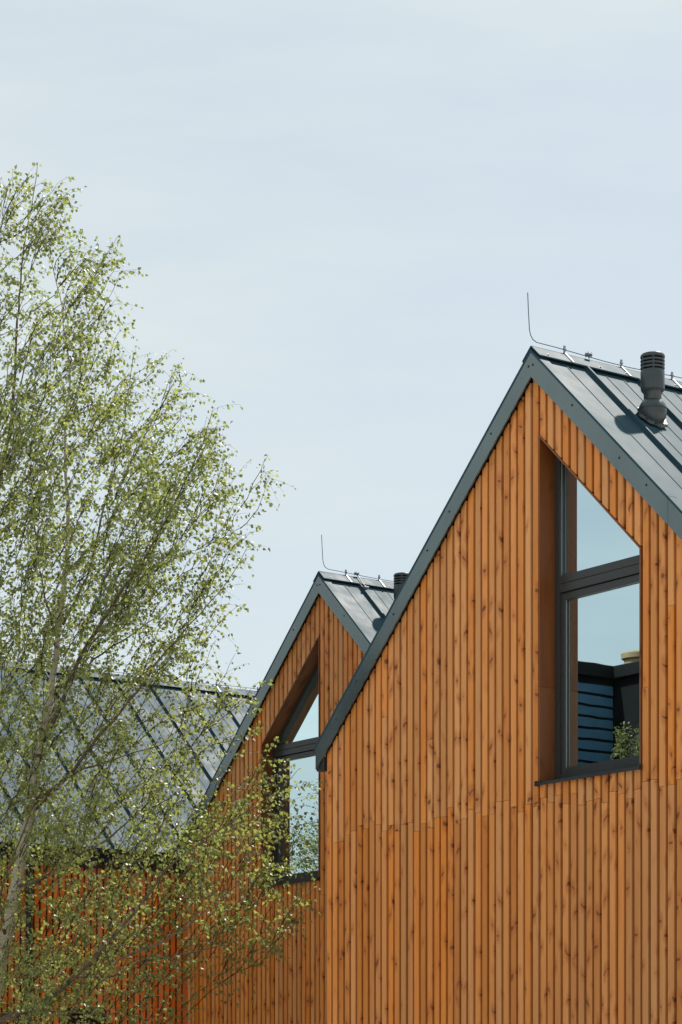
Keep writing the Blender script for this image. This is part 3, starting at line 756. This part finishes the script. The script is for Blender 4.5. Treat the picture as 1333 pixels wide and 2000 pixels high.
# traced stems: pixel x, y, depth offset, radius (m)
stems = [
 ('trunk', [(-78, 2403, 0, .105), (-62, 2250, 0, .092), (-40, 2100, 0, .086), (-8, 1930, 0, .08), (22, 1780, 0, .072), (47, 1650, 0, .064), (64, 1560, 0, .057), (74, 1470, .02, .050), (90, 1400, .05, .044), (103, 1330, .08, .038), (112, 1255, .1, .033), (123, 1165, .1, .028), (131, 1080, .1, .023), (134, 1000, .12, .020), (128, 910, .15, .017), (130, 820, .2, .014), (138, 740, .2, .011), (128, 660, .25, .009), (118, 580, .3, .006), (100, 500, .3, .004), (88, 430, .3, .003)]),
 ('branch', [(-8, 1930, 0, .055), (-34, 1760, .25, .05), (-40, 1560, .45, .045), (-38, 1360, .55, .038), (-25, 1150, .6, .030), (-5, 960, .6, .024), (24, 815, .6, .019), (30, 700, .6, .015), (38, 580, .6, .011), (52, 460, .6, .007), (66, 380, .6, .005), (74, 318, .6, .003)]),
 ('branch', [(78, 1455, .02, .030), (95, 1428, -.1, .028), (125, 1360, -.25, .026), (162, 1275, -.4, .024), (190, 1232, -.5, .022), (226, 1172, -.6, .018), (265, 1118, -.7, .015), (310, 1045, -.8, .011), (352, 960, -.85, .008), (395, 870, -.9, .005), (415, 800, -.9, .003)]),
 ('branch', [(124, 1220, .1, .017), (142, 1185, .25, .016), (160, 1150, .4, .014), (178, 1100, .5, .012), (195, 1030, .65, .010), (218, 940, .8, .008), (240, 850, .9, .006), (252, 760, 1.0, .004), (262, 690, 1.0, .003)]),
 ('branch', [(64, 1570, 0, .024), (117, 1531, -.3, .022), (147, 1500, -.45, .020), (190, 1442, -.6, .018), (234, 1393, -.75, .015), (285, 1325, -.9, .012), (328, 1268, -1.0, .009), (390, 1200, -1.1, .006), (450, 1130, -1.2, .004), (490, 1060, -1.2, .0025)]),
 ('branch', [(-22, 2010, 0, .035), (5, 1992, -.25, .032), (62, 1968, -.6, .030), (119, 1932, -.9, .027), (173, 1885, -1.15, .024), (223, 1823, -1.35, .020), (258, 1788, -1.45, .017), (290, 1748, -1.55, .014), (340, 1684, -1.7, .011), (433, 1620, -1.9, .008), (500, 1575, -2.0, .006), (548, 1545, -2.05, .004), (585, 1500, -2.1, .002)]),
 ('branch', [(200, 1853, -1.25, .013), (222, 1877, -1.3, .013), (275, 1855, -1.4, .012), (343, 1826, -1.5, .010), (425, 1760, -1.6, .008), (476, 1721, -1.7, .006), (540, 1690, -1.8, .004), (600, 1668, -1.8, .002)]),
 ('branch', [(150, 1908, -1.0, .014), (222, 1906, -.7, .012), (270, 1877, -.5, .010), (340, 1868, -.35, .008), (430, 1848, -.2, .006), (500, 1830, -.2, .003)]),
 ('branch', [(-15, 1985, 0, .020), (60, 1975, -.2, .016), (130, 1977, -.4, .012), (200, 1983, -.5, .008), (262, 1972, -.6, .004)]),
 ('branch', [(30, 1735, 0, .022), (90, 1712, -.35, .018), (150, 1672, -.7, .015), (210, 1640, -.95, .012), (270, 1590, -1.2, .008), (330, 1560, -1.3, .005), (380, 1500, -1.4, .003)]),
 ('branch', [(100, 1345, .08, .016), (140, 1330, .35, .014), (200, 1275, .6, .011), (262, 1238, .8, .008), (320, 1190, 1.0, .005), (360, 1140, 1.0, .003)]),
 ('branch', [(60, 1590, 0, .018), (130, 1520, .35, .014), (200, 1490, .7, .011), (262, 1470, 1.0, .008), (330, 1448, 1.2, .005), (400, 1420, 1.3, .003)]),
 ('branch', [(20, 860, .6, .009), (68, 640, .5, .007), (118, 610, .4, .006), (163, 577, .35, .005), (196, 516, .3, .003), (230, 462, .3, .002)]),
 ('branch', [(-36, 1450, .5, .02), (-80, 1330, .3, .016), (-130, 1180, 0, .012), (-170, 1000, -.2, .008), (-185, 850, -.3, .004)]),
 ('branch', [(-20, 1990, 0, .024), (-90, 1880, -.5, .018), (-170, 1760, -.9, .012), (-250, 1650, -1.2, .006)]),
 ('branch', [(10, 1830, 0, .02), (0, 1760, -.7, .016), (20, 1690, -1.3, .012), (60, 1590, -1.8, .007), (90, 1500, -2.1, .003)]),
 ('branch', [(112, 1250, .1, .012), (85, 1150, -.3, .010), (70, 1040, -.8, .007), (60, 930, -1.1, .004), (62, 850, -1.2, .0025)]),
]
nodes = []; ndir = []; paths = []
def resample(pts, step=0.13):
    P3 = [at(x, y, YT + d) for x, y, d, r in pts]; R = [p[3] for p in pts]
    out = [P3[0]]; ro = [R[0]]
    m = len(P3)
    for i in range(m - 1):           # Catmull-Rom
        p0, p1, p2, p3 = P3[max(i - 1, 0)], P3[i], P3[i + 1], P3[min(i + 2, m - 1)]
        L = np.linalg.norm(p2 - p1); k = max(1, int(L / step))
        for j in range(1, k + 1):
            t = j / k
            q = 0.5 * ((2 * p1) + (-p0 + p2) * t + (2 * p0 - 5 * p1 + 4 * p2 - p3) * t * t + (-p0 + 3 * p1 - 3 * p2 + p3) * t ** 3)
            out.append(q + nrg.normal(0, 0.006, 3)); ro.append(R[i] + (R[i + 1] - R[i]) * t)
    return np.array(out), np.array(ro)

tree = empty("birch_tree", tuple(ROOT))
tag(tree, "tall young birch with pale trunk and airy spring leaves at the left edge", 'tree')
def to_local(p): return np.asarray(p) - ROOT
skel = []
for i, (nm, pts) in enumerate(stems):
    a, r_ = resample(pts); skel.append((nm, a, r_))
    k0 = 0
    for k in range(len(a)):
        d = a[min(k + 1, len(a) - 1)] - a[max(k - 1, 0)]
        if a[k][2] > 2.2: nodes.append(a[k]); ndir.append(d / np.linalg.norm(d))

# crown envelope: row -> (right edge x, left edge x)
env = np.array([(312, 84, 30), (350, 148, 5), (400, 135, -20), (470, 222, -40), (540, 258, -60), (650, 258, -110), (720, 370, -150), (800, 432, -190), (860, 492, -210), (1000, 512, -250),
                (1070, 500, -260), (1120, 450, -270), (1200, 515, -280), (1260, 478, -285), (1330, 495, -290), (1420, 480, -300), (1490, 560, -310), (1560, 605, -310), (1610, 634, -310), (1700, 628, -310),
                (1780, 600, -310), (1850, 555, -305), (1900, 490, -300), (1960, 410, -290), (2020, 390, -270), (2100, 330, -240)], float)
def envx(y): return np.interp(y, env[:, 0], env[:, 1]), np.interp(y, env[:, 0], env[:, 2])
def clear(p):
    """keeps the crown out of the houses"""
    if p[1] > VB - 0.25 and p[0] > UB - W - 0.35 and p[2] < 8.6: return False
    if p[0] < UC + W + 0.2 and p[2] < ZR + 0.35 - T * abs(p[0] - UC) and p[1] > VC - 0.3: return False
    return p[2] > 1.9
targets = []
while len(targets) < 2350:
    y = nrg.uniform(315, 2095)
    xr, xl = envx(y); c = (xr + xl) / 2; R = (xr - xl) / 2
    if nrg.random() > (R / 470) ** 1.15 * 1.04: continue
    th = nrg.uniform(0, 2 * math.pi); rr = math.sqrt(nrg.random()) ** 0.9
    x = c + R * rr * math.cos(th) * (1.0 + nrg.normal(0, 0.05))
    if x < -60 and nrg.random() < 0.55: continue
    # fewer where the photograph shows gaps
    if 1440 < y < 1560 and 390 < x < 520 and nrg.random() < 0.7: continue
    if y > 1780 and x > 330 and nrg.random() < 0.45: continue
    if y > 1690 and nrg.random() < 0.18: continue
    if y < 760 and nrg.random() < 0.34: continue
    dep = R / 157 * 0.85 * rr * math.sin(th) * (0.9 if math.sin(th) > 0 else 1.0) + 0.1
    p = at(x, y, YT + dep)
    nz = mnoise.noise(Vector((p[0] * 1.5, p[1] * 1.5, p[2] * 0.95))) + 0.55 * mnoise.noise(Vector((p[0] * 3.4 + 9, p[1] * 3.4, p[2] * 2.2)))
    if nz < nrg.uniform(-0.30, 0.02) - 0.10 * (1 - rr): continue
    if clear(p): targets.append(p)
targets = np.array(targets)
axis_x = ROOT[:2]
order = np.argsort(np.linalg.norm(targets[:, :2] - (ROOT[:2] + 0.0), axis=1) + 0.25 * nrg.random(len(targets)))
NB = np.array(nodes); DB = np.array(ndir)
buf = np.zeros((60000, 3)); dbf = np.zeros((60000, 3)); cnt = len(NB); buf[:cnt] = NB; dbf[:cnt] = DB
twig_paths = []
for ti in order:
    t = targets[ti]
    inward = np.array([ROOT[0] - t[0], ROOT[1] - t[1], 0]); inward /= (np.linalg.norm(inward) + 1e-6)
    q = t + inward * 0.28 + np.array([0, 0, -0.38])
    d2 = ((buf[:cnt] - q) ** 2).sum(1) + 2.0 * np.maximum(0, buf[:cnt, 2] - t[2] + 0.05) ** 2
    k = int(np.argmin(d2)); s = buf[k]; sd = dbf[k]
    L = np.linalg.norm(t - s)
    if L < 0.12: continue
    n = max(2, int(L / 0.10))
    c1 = s + (sd * 0.6 + (t - s) / L * 0.55 + np.array([0, 0, 0.1])) * L * 0.42
    pts = [s]
    for j in range(1, n + 1):
        a = j / n
        pts.append((1 - a) ** 2 * s + 2 * a * (1 - a) * c1 + a * a * t + (nrg.normal(0, 0.012, 3) if j < n else 0))
    pts = np.array(pts)
    for j in range(1, len(pts)):
        if cnt < 59990:
            dd = pts[j] - pts[j - 1]; buf[cnt] = pts[j]; dbf[cnt] = dd / np.linalg.norm(dd); cnt += 1
    twig_paths.append((pts, L))

# trunk and limbs
for nm, a, r_ in skel:
    MB().tube([to_local(p) for p in a], list(r_), 10 if nm == 'trunk' else 7).build(nm, M_bark if nm == 'trunk' else M_limb, tree, True)

# bare limb ends carry leafy tips too
for nm, a, r_ in skel:
    k = int(len(a) * 0.72)
    if r_[-1] < 0.0035: twig_paths.append((a[k:], 0.0))
# twigs: vectorised thin tubes; leaves: vectorised small folded blades
TV = []; TF = []; nv = 0
def twig(pts, r0, r1, k=3):
    global nv
    pts = np.asarray(pts); m = len(pts)
    d = np.gradient(pts, axis=0); d /= np.linalg.norm(d, axis=1)[:, None] + 1e-9
    ref = np.cross(d, np.array([0.31, 0.22, 0.92])); ref /= np.linalg.norm(ref, axis=1)[:, None] + 1e-9
    b = np.cross(d, ref); rr = np.linspace(r0, r1, m)[:, None]
    rings = [pts + (ref * math.cos(2 * math.pi * a / k) + b * math.sin(2 * math.pi * a / k)) * rr for a in range(k)]
    v = np.stack(rings, 1).reshape(-1, 3)
    i = np.arange(m - 1)[:, None]; a = np.arange(k)[None, :]; c = (a + 1) % k
    f = np.stack([i * k + a, i * k + c, (i + 1) * k + c, (i + 1) * k + a], -1).reshape(-1, 4) + nv
    TV.append(v); TF.append(f); nv += len(v)
LP = []; LD = []
for pts, L in twig_paths:
    r0 = 0.0042 + 0.0028 * min(L, 2.0)
    if L > 0: twig(pts, r0, 0.0016)
    m = len(pts)
    st = max(1, int(m * 0.25))
    for j in range(st, m):
        base = pts[j]
        for _ in range(2 if nrg.random() < 0.75 else 1):
            LP.append(base + nrg.normal(0, 0.018, 3)); LD.append(pts[j] - pts[j - 1])
    # hanging side shoots
    for _ in range(nrg.integers(2, 6)):
        j = nrg.integers(max(1, m // 3), m); b0 = pts[j]
        out = b0 - np.array([ROOT[0], ROOT[1], b0[2]]); out = out / (np.linalg.norm(out) + 1e-6)
        dirv = out * nrg.uniform(0.2, 0.8) + nrg.normal(0, 0.45, 3) + np.array([0, 0, nrg.uniform(-0.3, 0.75)]); dirv /= np.linalg.norm(dirv)
        ln = nrg.uniform(0.12, 0.36); n = 5
        sp = [b0 + dirv * ln * a + np.array([0, 0, -0.28 * ln * a * a]) for a in np.linspace(0, 1, n)]
        if not clear(sp[-1]): continue
        twig(sp, 0.0016, 0.0009)
        for a in range(1, n):
            for _ in range(2 if nrg.random() < 0.55 else 1):
                LP.append(sp[a] + nrg.normal(0, 0.012, 3)); LD.append(sp[a] - sp[a - 1])
def bulk(name, V, Fq, mat, parent, quads=True):
    me = bpy.data.meshes.new(name); k = Fq.shape[1]
    me.vertices.add(len(V)); me.vertices.foreach_set('co', V.astype(np.float32).ravel())
    me.loops.add(Fq.size); me.loops.foreach_set('vertex_index', Fq.astype(np.int32).ravel())
    me.polygons.add(len(Fq)); me.polygons.foreach_set('loop_start', np.arange(0, Fq.size, k, dtype=np.int32))
    me.polygons.foreach_set('loop_total', np.full(len(Fq), k, dtype=np.int32))
    me.update(calc_edges=True); me.validate()
    return link(name, me, mat, parent)
tw = bulk("twigs", np.concatenate(TV) - ROOT, np.concatenate(TF), M_twig, tree); tag(tw, kind='stuff')

LP = np.array(LP); LD = np.array(LD); N = len(LP)
LD /= np.linalg.norm(LD, axis=1)[:, None] + 1e-9
ax = LD * 0.5 + nrg.normal(0, 0.55, (N, 3)) + np.array([0, 0, -0.55]); ax /= np.linalg.norm(ax, axis=1)[:, None]
sd = np.cross(ax, nrg.normal(0, 1, (N, 3))); sd /= np.linalg.norm(sd, axis=1)[:, None]
nr = np.cross(sd, ax)
ln = nrg.triangular(0.025, 0.045, 0.064, N)[:, None]
stalk = 0.014
B = LP + ax * stalk
w = ln * 0.43
v = np.stack([B, B - sd * w + ax * ln * 0.30 + nr * ln * 0.10, B + ax * ln * 0.45 - nr * ln * 0.02, B + sd * w + ax * ln * 0.30 + nr * ln * 0.10,
              B - sd * w * 0.45 + ax * ln * 0.68 + nr * ln * 0.02, B + ax * ln - nr * ln * 0.10, B + sd * w * 0.45 + ax * ln * 0.68 + nr * ln * 0.02], 1).reshape(-1, 3)
o = (np.arange(N) * 7)[:, None]
tri = np.concatenate([o + np.array([[0, 2, 1]]), o + np.array([[0, 3, 2]]), o + np.array([[1, 2, 4]]), o + np.array([[3, 6, 2]]), o + np.array([[2, 5, 4]]), o + np.array([[2, 6, 5]])])
lf = bulk("foliage", v - ROOT, tri, M_leaf, tree); tag(lf, kind='stuff')
print("targets", len(targets), "twigs", len(twig_paths), "leaves", N)

# two smaller birches of the yard: out of the frame, they show in the window glass
def copy_tree(src, name, loc, scale, rz):
    c = src.copy(); c.name = name; col.objects.link(c); c.location = loc; c.scale = scale; c.rotation_euler = (0, 0, rz)
    for ch in src.children:
        d = ch.copy(); col.objects.link(d); d.parent = c
    return c
tag(copy_tree(tree, "birch_tree", (-12.55, 0.0, 0), (0.85, 0.85, 0.6), 2.2), "small birch mirrored in the lower pane of the middle house's window", 'tree', 'birches of the yard')
tag(copy_tree(tree, "birch_tree", (-16.0, -14.7, 0), (0.85, 0.85, 0.69), 4.0), "birch mirrored at the bottom of the big right-hand window, before the dark house", 'tree', 'birches of the yard')
tree['group'] = 'birches of the yard'
